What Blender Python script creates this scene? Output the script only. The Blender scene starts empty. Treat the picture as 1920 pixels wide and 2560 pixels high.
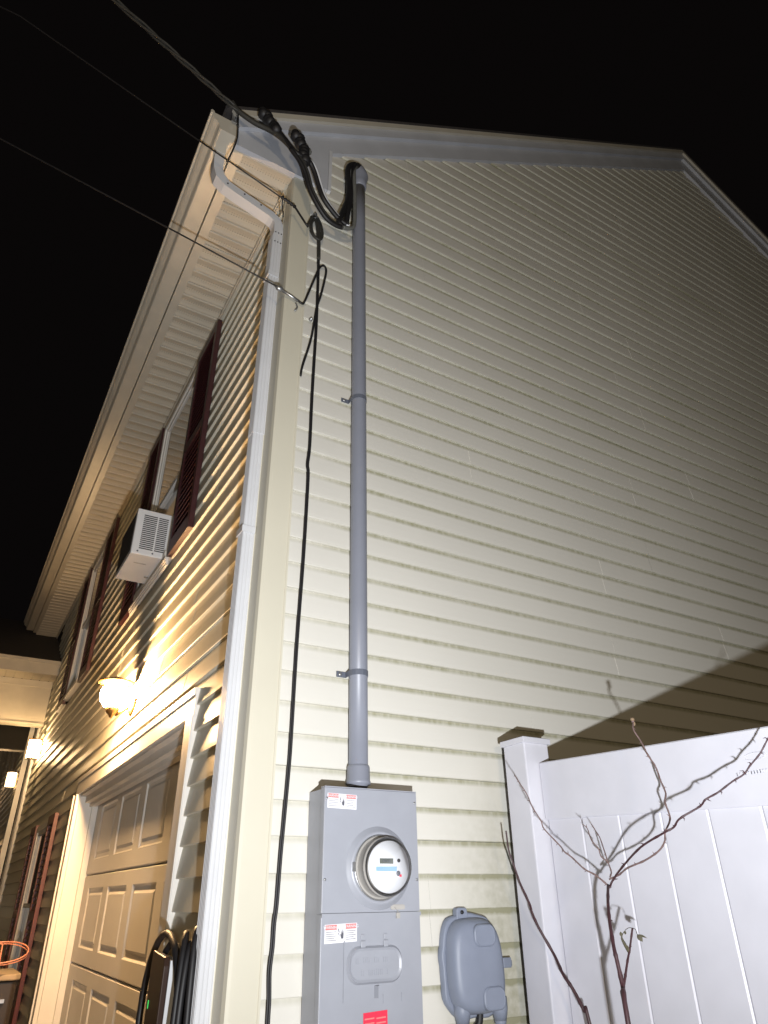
import bpy, math, random
from mathutils import Vector, Matrix, noise
random.seed(7)
S = bpy.context.scene
COL = S.collection

# ---------------------------------------------------------------- camera
cam_d = bpy.data.cameras.new('camera')
cam_d.sensor_fit = 'HORIZONTAL'; cam_d.sensor_width = 36; cam_d.lens = 31.960
cam_d.clip_start = 0.02; cam_d.clip_end = 500
cam = bpy.data.objects.new('camera', cam_d); COL.objects.link(cam); S.camera = cam
_yaw, _pit, _rol = 0.53936097, 0.51368265, -0.01358864
_f = Vector((math.sin(_yaw)*math.cos(_pit), math.cos(_yaw)*math.cos(_pit), math.sin(_pit)))
_r = Vector((math.cos(_yaw), -math.sin(_yaw), 0)); _u = _r.cross(_f)
_r2 = math.cos(_rol)*_r + math.sin(_rol)*_u; _u2 = -math.sin(_rol)*_r + math.cos(_rol)*_u
cam.matrix_world = Matrix(((_r2.x,_u2.x,-_f.x,-0.86683),(_r2.y,_u2.y,-_f.y,-2.4),(_r2.z,_u2.z,-_f.z,1.55),(0,0,0,1)))

# ---------------------------------------------------------------- world: night
w = bpy.data.worlds.new('World'); S.world = w; w.use_nodes = True
wb = w.node_tree.nodes['Background']
wb.inputs[0].default_value = (1.0, 0.80, 0.78, 1); wb.inputs[1].default_value = 0.0026
S.view_settings.view_transform = 'Standard'; S.view_settings.look = 'None'
S.view_settings.exposure = 0; S.view_settings.gamma = 1
S.cycles.use_denoising = True
S.cycles.max_bounces = 6
S.cycles.sample_clamp_indirect = 6

def light(name, kind, loc, energy, col, size=0.02, aim=None, **k):
    d = bpy.data.lights.new(name, kind); d.energy = energy; d.color = col
    if kind in ('SPOT', 'POINT'): d.shadow_soft_size = size
    if kind == 'AREA': d.shape = 'DISK'; d.size = size
    for a, b in k.items(): setattr(d, a, b)
    o = bpy.data.objects.new(name, d); o.location = loc; COL.objects.link(o)
    if aim is not None:
        o.rotation_euler = (Vector(aim)-Vector(loc)).to_track_quat('-Z', 'Y').to_euler()
    return o
# the phone's torch, held low and to the right of the lens
light('torch', 'SPOT', (-0.62, -2.4, 1.22), 520, (0.91, 0.945, 1.0), 0.02, aim=(0.56, 0, 3.55),
      spot_size=math.radians(138), spot_blend=1.0)
# unseen warm fill added behind the photographer to lift the shadows
light('warm_fill', 'AREA', (-3.0, -8.0, 1.9), 140, (1.0, 0.80, 0.52), 0.5, aim=(1.2, 0, 2.2))

# ---------------------------------------------------------------- materials
def mat(name, col, rough=0.5, spec=0.5, var=0.06, vscale=6.0, bump=0.0, bscale=200.0, metal=0.0, coat=0.0):
    m = bpy.data.materials.new(name); m.use_nodes = True
    nt = m.node_tree; b = nt.nodes['Principled BSDF']
    b.inputs['Roughness'].default_value = rough; b.inputs['Metallic'].default_value = metal
    b.inputs['Specular IOR Level'].default_value = spec
    b.inputs['Coat Weight'].default_value = coat
    tc = nt.nodes.new('ShaderNodeTexCoord')
    n = nt.nodes.new('ShaderNodeTexNoise'); n.inputs['Scale'].default_value = vscale; n.inputs['Detail'].default_value = 6
    nt.links.new(tc.outputs['Object'], n.inputs['Vector'])
    mx = nt.nodes.new('ShaderNodeMix'); mx.data_type = 'RGBA'
    lo = tuple(c*(1-var*2) for c in col); hi = tuple(min(1, c*(1+var)) for c in col)
    mx.inputs[6].default_value = (*lo, 1); mx.inputs[7].default_value = (*hi, 1)
    nt.links.new(n.outputs[0], mx.inputs[0]); nt.links.new(mx.outputs[2], b.inputs['Base Color'])
    if bump:
        n2 = nt.nodes.new('ShaderNodeTexNoise'); n2.inputs['Scale'].default_value = bscale; n2.inputs['Detail'].default_value = 3
        nt.links.new(tc.outputs['Object'], n2.inputs['Vector'])
        bp = nt.nodes.new('ShaderNodeBump'); bp.inputs['Strength'].default_value = bump; bp.inputs['Distance'].default_value = 0.002
        nt.links.new(n2.outputs[0], bp.inputs['Height']); nt.links.new(bp.outputs[0], b.inputs['Normal'])
    m['mixnode'] = mx.name
    return m
def N(nt, t, **k):
    n = nt.nodes.new(t)
    for a, b in k.items(): setattr(n, a, b)
    return n
def mathn(nt, op, a, b=None, c=None):
    n = nt.nodes.new('ShaderNodeMath'); n.operation = op
    for i, v in enumerate((a, b, c)):
        if v is None: continue
        if isinstance(v, (int, float)): n.inputs[i].default_value = v
        else: nt.links.new(v, n.inputs[i])
    return n.outputs[0]
def mixc(nt, fac, a, b):
    n = nt.nodes.new('ShaderNodeMix'); n.data_type = 'RGBA'
    for i, v in ((0, fac), (6, a), (7, b)):
        if isinstance(v, (int, float)): n.inputs[i].default_value = v
        elif isinstance(v, tuple): n.inputs[i].default_value = (*v, 1)
        else: nt.links.new(v, n.inputs[i])
    return n.outputs[2]
def emis(name, col, s):
    m = bpy.data.materials.new(name); m.use_nodes = True; b = m.node_tree.nodes['Principled BSDF']
    b.inputs['Base Color'].default_value = (*col, 1)
    b.inputs['Emission Color'].default_value = (*col, 1); b.inputs['Emission Strength'].default_value = s
    return m
EXPO = 0.1143; ZB = 0.02
def siding_mat(name, col, dirt, amount, lowk=8.0, grime=1.3):
    m = bpy.data.materials.new(name); m.use_nodes = True; nt = m.node_tree; b = nt.nodes['Principled BSDF']
    b.inputs['Roughness'].default_value = 0.42; b.inputs['Specular IOR Level'].default_value = 0.35
    g = N(nt, 'ShaderNodeNewGeometry'); sep = N(nt, 'ShaderNodeSeparateXYZ'); nt.links.new(g.outputs['Position'], sep.inputs[0])
    z = mathn(nt, 'DIVIDE', mathn(nt, 'SUBTRACT', sep.outputs[2], ZB), EXPO)
    fr = mathn(nt, 'FRACT', z)
    # algae and dust gathered along the lap line: strongest on the bevel just under the lap above
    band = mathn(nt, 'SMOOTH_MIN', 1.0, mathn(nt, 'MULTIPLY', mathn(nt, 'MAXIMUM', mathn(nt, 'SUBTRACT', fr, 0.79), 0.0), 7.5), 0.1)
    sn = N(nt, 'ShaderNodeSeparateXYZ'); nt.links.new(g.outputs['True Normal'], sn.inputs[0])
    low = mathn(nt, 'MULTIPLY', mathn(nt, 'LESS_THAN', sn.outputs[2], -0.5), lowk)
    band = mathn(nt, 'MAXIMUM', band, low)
    n1 = N(nt, 'ShaderNodeTexNoise'); n1.inputs['Scale'].default_value = 1.7; n1.inputs['Detail'].default_value = 5
    mp = N(nt, 'ShaderNodeMapping'); mp.inputs['Scale'].default_value = (55, 55, 9); nt.links.new(g.outputs['Position'], mp.inputs[0])
    n2 = N(nt, 'ShaderNodeTexNoise'); n2.inputs['Scale'].default_value = 1.0; n2.inputs['Detail'].default_value = 5; nt.links.new(mp.outputs[0], n2.inputs[0])
    nt.links.new(g.outputs['Position'], n1.inputs[0])
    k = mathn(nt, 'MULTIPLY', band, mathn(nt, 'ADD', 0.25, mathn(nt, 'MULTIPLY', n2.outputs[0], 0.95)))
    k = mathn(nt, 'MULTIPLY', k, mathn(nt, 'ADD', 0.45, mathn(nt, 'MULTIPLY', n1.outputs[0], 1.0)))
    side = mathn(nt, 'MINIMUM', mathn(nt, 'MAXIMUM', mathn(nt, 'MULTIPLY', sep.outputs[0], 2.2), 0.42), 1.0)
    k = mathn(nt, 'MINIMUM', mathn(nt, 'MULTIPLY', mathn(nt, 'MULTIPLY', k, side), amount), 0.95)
    n3 = N(nt, 'ShaderNodeTexNoise'); n3.inputs['Scale'].default_value = 0.9; n3.inputs['Detail'].default_value = 8; nt.links.new(g.outputs['Position'], n3.inputs[0])
    base = mixc(nt, n3.outputs[0], tuple(c*0.90 for c in col), tuple(min(1, c*1.06) for c in col))
    # a film of grime low on the wall near the fence
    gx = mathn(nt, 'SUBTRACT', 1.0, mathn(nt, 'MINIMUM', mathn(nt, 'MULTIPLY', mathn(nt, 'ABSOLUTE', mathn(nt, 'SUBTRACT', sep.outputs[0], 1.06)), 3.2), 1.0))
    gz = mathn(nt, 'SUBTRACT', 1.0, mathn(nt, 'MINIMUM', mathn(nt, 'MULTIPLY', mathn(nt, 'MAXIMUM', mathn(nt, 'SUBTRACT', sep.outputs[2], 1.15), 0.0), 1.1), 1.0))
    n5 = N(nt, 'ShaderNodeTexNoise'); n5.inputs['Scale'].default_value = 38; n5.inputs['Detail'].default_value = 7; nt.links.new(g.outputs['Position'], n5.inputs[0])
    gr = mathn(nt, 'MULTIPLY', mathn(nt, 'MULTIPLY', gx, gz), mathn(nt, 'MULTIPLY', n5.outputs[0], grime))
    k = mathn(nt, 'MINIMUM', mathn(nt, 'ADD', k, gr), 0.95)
    nt.links.new(mixc(nt, k, base, dirt), b.inputs['Base Color'])
    n4 = N(nt, 'ShaderNodeTexNoise'); n4.inputs['Scale'].default_value = 1.0; n4.inputs['Detail'].default_value = 4
    mp2 = N(nt, 'ShaderNodeMapping'); mp2.inputs['Scale'].default_value = (25, 25, 320); nt.links.new(g.outputs['Position'], mp2.inputs[0]); nt.links.new(mp2.outputs[0], n4.inputs[0])
    bp = N(nt, 'ShaderNodeBump'); bp.inputs['Strength'].default_value = 0.12; bp.inputs['Distance'].default_value = 0.002
    nt.links.new(n4.outputs[0], bp.inputs['Height']); nt.links.new(bp.outputs[0], b.inputs['Normal'])
    return m
M = {
 'strap': mat('dark_pipe_strap', (0.11, 0.12, 0.15), 0.45),
 'cable_d': mat('dull_dark_cable', (0.035, 0.033, 0.028), 0.6, var=0.2, vscale=60),
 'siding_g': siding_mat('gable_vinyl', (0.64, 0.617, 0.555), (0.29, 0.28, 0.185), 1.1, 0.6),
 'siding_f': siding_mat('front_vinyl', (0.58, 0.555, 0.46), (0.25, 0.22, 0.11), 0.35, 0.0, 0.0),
 'post': mat('cream_vinyl', (0.56, 0.525, 0.42), 0.45, var=0.04, vscale=3),
 'white': mat('white_aluminium', (0.57, 0.575, 0.59), 0.35, var=0.05, vscale=8),
 'wtrim': mat('white_trim', (0.66, 0.64, 0.60), 0.5, var=0.06, vscale=5, bump=0.1, bscale=60),
 'grey_trim': mat('dusty_rake_aluminium', (0.47, 0.48, 0.51), 0.45, var=0.12, vscale=4),
 'gutter': mat('cream_gutter', (0.50, 0.46, 0.38), 0.35, var=0.10, vscale=7),
 'door': mat('garage_door_steel', (0.60, 0.58, 0.54), 0.4, var=0.05, vscale=4, bump=0.25, bscale=120),
 'shutter': mat('maroon_shutter', (0.045, 0.012, 0.014), 0.45, var=0.15, vscale=20),
 'shutter_r': mat('lamplit_red_shutter', (0.11, 0.022, 0.018), 0.5, var=0.15, vscale=20),  # redder copy of the maroon, warm lamp light put into its colour
 'roof': mat('dark_shingle', (0.045, 0.038, 0.035), 0.9, var=0.3, vscale=30, bump=0.6, bscale=80),
 'box': mat('grey_powder_coat', (0.30, 0.31, 0.345), 0.38, var=0.06, vscale=11, bump=0.12, bscale=400),
 'pipe': mat('grey_pvc', (0.215, 0.225, 0.265), 0.42, var=0.05, vscale=9),
 'util': mat('grey_blue_plastic', (0.21, 0.235, 0.30), 0.5, var=0.07, vscale=14),
 'black': mat('black_rubber', (0.012, 0.011, 0.012), 0.55, var=0.2, vscale=30),
 'blacks': mat('black_satin', (0.016, 0.012, 0.011), 0.3, var=0.2, vscale=30),
 'cable_g': mat('weathered_grey_cable', (0.15, 0.15, 0.135), 0.5, var=0.2, vscale=60),
 'fence': mat('white_vinyl_fence', (0.56, 0.555, 0.60), 0.4, var=0.055, vscale=9, bump=0.06, bscale=30),
 'cane': mat('maroon_cane', (0.050, 0.018, 0.021), 0.5, var=0.3, vscale=60),
 'twig': mat('grey_brown_twig', (0.17, 0.11, 0.10), 0.7, var=0.3, vscale=80),
 'bud': mat('dry_tan_tip', (0.25, 0.17, 0.10), 0.8, var=0.3, vscale=90),
 'leafy': mat('dead_olive_leaf', (0.07, 0.06, 0.03), 0.7, var=0.4, vscale=90),
 'ac': mat('white_painted_steel', (0.66, 0.66, 0.66), 0.45, var=0.05, vscale=12),
 'dark': mat('dark_interior', (0.015, 0.013, 0.012), 0.8),
 'blind': mat('off_white_blind', (0.30, 0.28, 0.25), 0.6),
 'steel': mat('galvanised_steel', (0.45, 0.45, 0.45), 0.35, metal=0.8, var=0.15, vscale=30),
 'meter_can': mat('meter_side', (0.40, 0.38, 0.35), 0.22, metal=0.0, var=0.12, vscale=12),
 'face': mat('white_meter_face', (0.72, 0.73, 0.76), 0.4, var=0.02),
 'lcd': mat('grey_display', (0.12, 0.13, 0.11), 0.3),
 'blue': mat('pale_blue_band', (0.27, 0.42, 0.72), 0.4),
 'red': mat('red_sticker', (0.75, 0.03, 0.07), 0.45),
 'pink': mat('faded_red_print', (0.80, 0.20, 0.19), 0.45, var=0.15, vscale=150),
 'sticker': mat('white_sticker', (0.74, 0.73, 0.76), 0.4),
 'ink': mat('grey_ink', (0.10, 0.10, 0.12), 0.5),
 'conc': mat('concrete_drive', (0.30, 0.27, 0.23), 0.9, var=0.2, vscale=3, bump=0.4, bscale=120),
 'soil': mat('mulch_soil', (0.05, 0.04, 0.03), 0.95, var=0.4, vscale=20, bump=0.9, bscale=90),
 'bin': mat('dark_bin_plastic', (0.030, 0.022, 0.018), 0.5),
 'lid': mat('tan_bin_lid', (0.36, 0.28, 0.19), 0.6, var=0.15, vscale=14),
 'orange': mat('orange_ring', (0.62, 0.25, 0.17), 0.4),
 'brass': mat('aged_brass', (0.30, 0.18, 0.07), 0.35, metal=0.8),
 'charger': mat('brown_black_glossy_panel', (0.035, 0.018, 0.012), 0.28),
}
# perforated soffit: rows of pin holes
sm = mat('perforated_soffit', (0.47, 0.43, 0.35), 0.5, var=0.05, vscale=4); M['soffit'] = sm
_nt = sm.node_tree; _g = N(_nt, 'ShaderNodeNewGeometry'); _v = N(_nt, 'ShaderNodeTexVoronoi'); _v.inputs['Scale'].default_value = 62; _v.inputs['Randomness'].default_value = 0.0
_nt.links.new(_g.outputs['Position'], _v.inputs['Vector'])
_k = mathn(_nt, 'LESS_THAN', _v.outputs['Distance'], 0.24)
_old = [n for n in _nt.nodes if n.type == 'MIX'][0]
_nt.links.new(mixc(_nt, mathn(_nt, 'MULTIPLY', _k, 0.5), _old.outputs[2], (0.03, 0.028, 0.022)), _nt.nodes['Principled BSDF'].inputs['Base Color'])
# window glass: dark and mirror-like at a glance
gm = bpy.data.materials.new('window_glass'); gm.use_nodes = True; b = gm.node_tree.nodes['Principled BSDF']
b.inputs['Base Color'].default_value = (0.02, 0.02, 0.02, 1); b.inputs['Roughness'].default_value = 0.03
b.inputs['Specular IOR Level'].default_value = 0.9; b.inputs['Coat Weight'].default_value = 1.0; b.inputs['Coat Roughness'].default_value = 0.02
M['glass'] = gm
gg = bpy.data.materials.new('clear_meter_glass'); gg.use_nodes = True; _t = gg.node_tree
_t.nodes.remove(_t.nodes['Principled BSDF']); _a = N(_t, 'ShaderNodeBsdfTransparent'); _a.inputs[0].default_value = (.985, .985, .98, 1)
_b = N(_t, 'ShaderNodeBsdfGlossy'); _b.inputs['Roughness'].default_value = 0.03; _m = N(_t, 'ShaderNodeMixShader'); _fr = N(_t, 'ShaderNodeFresnel'); _fr.inputs[0].default_value = 1.5
_t.links.new(_fr.outputs[0], _m.inputs[0]); _t.links.new(_a.outputs[0], _m.inputs[1]); _t.links.new(_b.outputs[0], _m.inputs[2]); _t.links.new(_m.outputs[0], _t.nodes['Material Output'].inputs[0])
M['clear'] = gg
M['lamp'] = emis('lit_lamp_glass', (1.0, 0.60, 0.27), 1650)
M['lamp2'] = emis('lit_porch_lamp_glass', (1.0, 0.66, 0.32), 170)
M['led'] = emis('green_led', (0.05, 1.0, 0.15), 0.45)

# ---------------------------------------------------------------- mesh helpers
class MB:
    def __init__(s): s.v = []; s.f = []; s.sm = []; s.groups = []
    def add(s, vs, fs, smooth=False):
        o = len(s.v); s.v += [tuple(p) for p in vs]; s.groups.append((vs, fs, smooth))
        for f in fs: s.f.append(tuple(i+o for i in f)); s.sm.append(smooth)
        return s
    def box(s, x0, x1, y0, y1, z0, z1):
        v = [(x, y, z) for x in (x0, x1) for y in (y0, y1) for z in (z0, z1)]
        return s.add(v, [(0,1,3,2),(4,6,7,5),(0,4,5,1),(2,3,7,6),(0,2,6,4),(1,5,7,3)])
    def prism(s, pts, axis, a, b, smooth=False):
        # polygon given in the two other axes, extruded along axis from a to b
        def P(p, t):
            return {0: (t, p[0], p[1]), 1: (p[0], t, p[1]), 2: (p[0], p[1], t)}[axis]
        n = len(pts); v = [P(p, a) for p in pts]+[P(p, b) for p in pts]
        s.add(v, [(i, (i+1) % n, n+(i+1) % n, n+i) for i in range(n)], smooth)
        return s.add(v, [tuple(range(n))[::-1], tuple(range(n, 2*n))])
    def tube(s, pts, r, n=8, caps=True, closed=False):
        pts = [Vector(p) for p in pts]; m = len(pts)
        rr = r if isinstance(r, (list, tuple)) else [r]*m
        prev = None; vs = []
        for i, p in enumerate(pts):
            if closed: t = pts[(i+1) % m]-pts[i-1]
            else: t = pts[min(i+1, m-1)]-pts[max(i-1, 0)]
            t.normalize()
            if prev is None:
                a = Vector((0, 0, 1)) if abs(t.z) < .9 else Vector((1, 0, 0)); u = t.cross(a).normalized()
            else:
                u = (prev-t*prev.dot(t)); u = u.normalized() if u.length > 1e-6 else t.orthogonal().normalized()
            prev = u; w_ = t.cross(u)
            for k in range(n):
                an = 2*math.pi*k/n; vs.append(p+(u*math.cos(an)+w_*math.sin(an))*rr[i])
        fs = []
        for i in range(m if closed else m-1):
            j = (i+1) % m
            for k in range(n): fs.append((i*n+k, i*n+(k+1) % n, j*n+(k+1) % n, j*n+k))
        s.add(vs, fs, True)
        if caps and not closed:
            s.add(vs[:n], [tuple(range(n))[::-1]]); s.add(vs[-n:], [tuple(range(n))])
        return s
    def lathe(s, prof, origin, axis, n=32, smooth=True):
        # prof: (radius, distance along axis)
        o = Vector(origin); ax = Vector(axis).normalized(); u = ax.orthogonal().normalized(); w_ = ax.cross(u); vs = []
        for rad, d in prof:
            for k in range(n):
                an = 2*math.pi*k/n; vs.append(o+ax*d+(u*math.cos(an)+w_*math.sin(an))*max(rad, 1e-5))
        fs = [(i*n+k, i*n+(k+1) % n, (i+1)*n+(k+1) % n, (i+1)*n+k) for i in range(len(prof)-1) for k in range(n)]
        return s.add(vs, fs, smooth)
    def ball(s, c, r, n=10, sc=(1, 1, 1)):
        vs = []; fs = []
        for i in range(n+1):
            th = math.pi*i/n
            for k in range(n*2):
                ph = math.pi*k/n
                vs.append((c[0]+r*sc[0]*math.sin(th)*math.cos(ph), c[1]+r*sc[1]*math.sin(th)*math.sin(ph), c[2]+r*sc[2]*math.cos(th)))
        for i in range(n):
            for k in range(n*2): fs.append((i*2*n+k, i*2*n+(k+1) % (2*n), (i+1)*2*n+(k+1) % (2*n), (i+1)*2*n+k))
        return s.add(vs, fs, True)
    def split(s, name, m, parent=None, bevel=0, per=1):
        # every add() (or every 'per' of them) becomes a part of its own
        out = []; G_ = s.groups
        for i in range(0, len(G_), per):
            q = MB()
            for v, f, sm_ in G_[i:i+per]: q.add(v, f, sm_)
            out.append(q.build(name, m, parent, bevel))
        return out
    def build(s, name, m, parent=None, bevel=0, sub=None):
        me = bpy.data.meshes.new(name); me.from_pydata(s.v, [], s.f)
        me.polygons.foreach_set('use_smooth', s.sm[:len(me.polygons)] if len(me.polygons) == len(s.sm) else [False]*len(me.polygons))
        me.materials.append(M[m] if isinstance(m, str) else m)
        import bmesh
        bm = bmesh.new(); bm.from_mesh(me); bmesh.ops.remove_doubles(bm, verts=bm.verts, dist=1e-5)
        bmesh.ops.recalc_face_normals(bm, faces=bm.faces); bm.to_mesh(me); bm.free()
        o = bpy.data.objects.new(name, me); COL.objects.link(o)
        if parent is not None:
            o.parent = parent
            p = parent; off = Vector((0, 0, 0))
            while p is not None: off += p.location; p = p.parent
            o.matrix_parent_inverse = Matrix.Identity(4)
            # vertices are written in world coordinates: bring them into the parent's frame
            for v in me.vertices: v.co -= off
        if bevel:
            b = o.modifiers.new('bevel', 'BEVEL'); b.width = bevel; b.segments = 2; b.limit_method = 'ANGLE'; b.angle_limit = math.radians(40)
        return o
def tag(o, label, cat, group=None, kind=None):
    if label: o['label'] = label
    if cat: o['category'] = cat
    if group: o['group'] = group
    if kind: o['kind'] = kind
    return o
def empty(name, loc, label, cat, group=None):
    o = bpy.data.objects.new(name, None); o.empty_display_size = 0.1; o.location = loc; COL.objects.link(o)
    return tag(o, label, cat, group)
def smooth(pts, n=6):
    # Catmull-Rom through the points
    P = [Vector(p) for p in pts]; P = [P[0]*2-P[1]]+P+[P[-1]*2-P[-2]]; out = []
    for i in range(1, len(P)-2):
        for k in range(n):
            t = k/n; a, b, c, d = P[i-1:i+3]
            out.append(0.5*((2*b)+(-a+c)*t+(2*a-5*b+4*c-d)*t*t+(-a+3*b-3*c+d)*t**3))
    return out+[P[-2]]
def text(body, size, loc, name, m, parent, depth=0.0004, axis='gable'):
    c = bpy.data.curves.new(name, 'FONT'); c.body = body; c.size = size; c.extrude = depth; c.align_x = 'CENTER'; c.align_y = 'CENTER'
    t = bpy.data.objects.new('tmp', c); COL.objects.link(t); dg = bpy.context.evaluated_depsgraph_get(); dg.update()
    me = bpy.data.meshes.new_from_object(t.evaluated_get(dg)); COL.objects.unlink(t); bpy.data.objects.remove(t)
    R = Matrix.Rotation(math.radians(90), 4, 'X')
    off = Vector((0, 0, 0)); p = parent
    while p is not None: off += p.location; p = p.parent
    me.transform(Matrix.Translation(Vector(loc)-off) @ R); me.materials.clear(); me.materials.append(M[m])
    o = bpy.data.objects.new(name, me); COL.objects.link(o); o.parent = parent
    return o

# ================================================================ SETTING
g = MB(); g.add([(-60,-60,.1),(60,-60,.1),(60,60,.1),(-60,60,.1)], [(0,1,2,3)]); tag(g.build('ground', 'soil'), None, None, kind='structure')
g = MB(); g.add([(-9,-9,.104),(-.35,-9,.104),(-.35,8,.104),(-9,8,.104)], [(0,1,2,3)]); tag(g.build('driveway', 'conc'), None, None, kind='structure')

# ================================================================ HOUSE
H = empty('siding_house', (0, 0, .1), 'two storey house clad in cream horizontal siding with maroon shutters', 'house')
PK = (4.55, 8.62)                                   # foot of the rake board at the peak
def zl(x): return 5.549+.7075*(x-.19)               # lower edge of the left rake board
def zr(x): return 8.634-.545*(x-4.55)
YL = 9.1
WX = 10.2
# solid wall core, just behind the siding
c = MB(); c.prism([(.02,.1),(WX,.1),(WX,zr(WX)+.1),(4.55,8.7),(.19,5.62),(.02,5.5)], 1, .012, .05); c.build('wall_core', 'dark', H)
c = MB()
for y0, y1, z0, z1 in ((.02,.80,.1,5.3),(.8,3.62,2.25,3.5),(3.62,5.0,.1,3.5),(5.0,5.85,.1,.78),(5.0,5.85,2.2,3.5),(5.85,9.1,.1,3.5),
                       (.8,1.68,3.5,5.3),(2.66,5.0,3.5,5.3),(5.95,9.1,3.5,5.3),(1.68,2.66,5.1,5.3),(5.0,5.95,5.1,5.3)):
    c.box(.012, .05, y0, y1, z0, z1)
c.build('wall_core', 'dark', H)

# lap profile: (height above the butt, depth outwards)
PROF = [(0.0, .0020), (0.0005, .0150), (.0035, .0172), (.020, .0156), (.045, .0122), (.075, .0080), (.1000, .0046), (.1143, .0020)]
def siding(name, m, u0f, u1f, z0, z1, P, holes=(), seams=(), step=.55, seed=0, prof=None):
    prof = prof or PROF; mb = MB(); n0 = int(math.floor((z0-ZB)/EXPO)); n1 = int(math.ceil((z1-ZB)/EXPO)); rnd = random.Random(seed)
    pan = {}
    for n in range(n0, n1):
        zb = ZB+n*EXPO; ua, ub = u0f(zb), u1f(zb+EXPO*.5)
        if ub-ua < .02: continue
        cuts = [(ua, ub)]
        for h0, h1, hz0, hz1 in holes:
            if zb+EXPO*.5 > hz0 and zb+EXPO*.5 < hz1:
                nc = []
                for a, b in cuts:
                    if a < h0: nc.append((a, min(b, h0)))
                    if b > h1: nc.append((max(a, h1), b))
                cuts = [q for q in nc if q[1]-q[0] > .004]
        key = n//2
        if key not in pan:
            s0 = rnd.uniform(.7, 3.4); pan[key] = [s0+3.62*k for k in range(4)]
        sj = pan[key]; lift = n % 2
        for a, b in cuts:
            us = [a]+[s for s in sj if a+.05 < s < b-.05]+[b]
            for i in range(len(us)-1):
                off = .0009 if i % 2 else 0.0
                p, q = us[i], us[i+1]; k = max(1, int((q-p)/step)); vs = []; L = len(prof)
                for j in range(k+1):
                    u = p+(q-p)*j/k
                    wv = .0016*noise.noise(Vector((u*1.3, n*.37, seed)))
                    for hh, d in prof:
                        zz = zb+hh+.0010*noise.noise(Vector((u*.8, n*1.9, seed+5)))
                        vs.append(P(u, zz, d+off+wv))
                fs = [(j*L+t, (j+1)*L+t, (j+1)*L+t+1, j*L+t+1) for j in range(k) for t in range(L-1)]
                mb.add(vs, fs)
                # the exposed end of a lapped panel
                if i % 2 and i: 
                    e = [P(p, zb+hh, d+off) for hh, d in prof]+[P(p, zb, 0), P(p, zb+EXPO, 0)][::-1]
                    mb.add(e, [tuple(range(len(e)))])
    return mb.build(name, m, H)
def left_limit(z):
    if z < 5.25: return .095
    return max(.2, (z-5.549)/.7075+.19-.12)
def right_limit(z):
    return min(WX, 4.55+(8.634-z)/.545+.1)
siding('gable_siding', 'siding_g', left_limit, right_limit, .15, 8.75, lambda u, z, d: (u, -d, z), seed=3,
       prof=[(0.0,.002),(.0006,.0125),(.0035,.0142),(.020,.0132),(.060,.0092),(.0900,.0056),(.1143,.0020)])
siding('front_siding', 'siding_f', lambda z: .09, lambda z: 8.42 if z < 5.3 else 9.1, .15, 5.19, lambda u, z, d: (-d, u, z),
       holes=[(.80, 3.66, 0, 2.38), (1.68, 2.66, 3.48, 5.15), (5.0, 5.95, 3.48, 5.15), (5.0, 5.85, .75, 2.2)], seed=11)
# corner post: two faces with a small round edge and side channels
c = MB(); c.prism([(0.0,.0),(.006,-.0175),(.088,-.0175),(.0895,-.0205),(.0965,-.0205),(.0965,0),(.0965,.01),(.02,.01),(.01,.02),(.01,.09),(0,.096),(-.0175,.096),(-.0205,.0955),(-.0205,.089),(-.0175,.0875),(-.0175,.006),(-.012,-.012),(-.002,-.0172)][1:], 2, .12, 5.195)
c.build('corner_post', 'post', H)

# rake boards, frieze and drip edge (left slope, then right slope)
def slab(pts, y0, y1, name, m): c = MB(); c.prism(pts, 1, y0, y1); return c.build(name, m, H)
xa, xb = .19, 4.55
T = 1.0
def up(x, h): return zl(x)+h
slab([(xa+.0005, up(xa,0)), (xb, up(xb,0)), (xb, up(xb,.18)), (xa, up(xa,.18))], -.034, -.004, 'rake_frieze', 'grey_trim')
slab([(-.375, up(-.375,.165)+0), (xb, up(xb,.165)), (xb, up(xb,.280)), (-.40, up(-.40,.280))], -.062, -.0345, 'rake_board', 'grey_trim')
slab([(-.41, up(-.41,.250)), (xb+.01, up(xb+.01,.250)), (xb+.01, up(xb+.01,.297)), (-.43, up(-.43,.297))], -.082, -.0625, 'drip_edge', 'gutter')
slab([(-.374,5.193),(.19,5.193),(.19,up(.19,.24)),(-.374,up(-.374,.24))], -.0335, -.001, 'eave_end_panel', 'grey_trim')
slab([(.192,5.193),(.212,5.193),(.212,up(.2,.02)),(.192,up(.2,.02))], -.036, -.001, 'end_channel', 'white')
def dn(x, h): return 8.634-.545*(x-4.55)+h
xr = WX+.35
slab([(4.551, dn(4.551,-.02)), (xr, dn(xr,-.02)), (xr, dn(xr,.18)), (4.551, dn(4.551,.18))], -.034, -.004, 'rake_frieze', 'grey_trim')
slab([(4.552, dn(4.552,.165)), (xr, dn(xr,.165)), (xr, dn(xr,.280)), (4.552, dn(4.552,.280))], -.062, -.0345, 'rake_board', 'grey_trim')
slab([(4.562, dn(4.562,.258)), (xr, dn(xr,.258)), (xr, dn(xr,.297)), (4.562, dn(4.562,.297))], -.082, -.0625, 'drip_edge', 'gutter')
# roof planes
c = MB(); c.prism([(-.46, up(-.46,.2985)), (4.56, up(4.56,.2985)), (4.56, up(4.56,.318)), (-.47, up(-.47,.318))], 1, -.088, 9.2)
c.prism([(4.561, dn(4.561,.2985)), (xr, dn(xr,.2985)), (xr, dn(xr,.318)), (4.561, dn(4.561,.318))], 1, -.088, 9.2); c.split('roof', 'roof', H, per=2)

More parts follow.
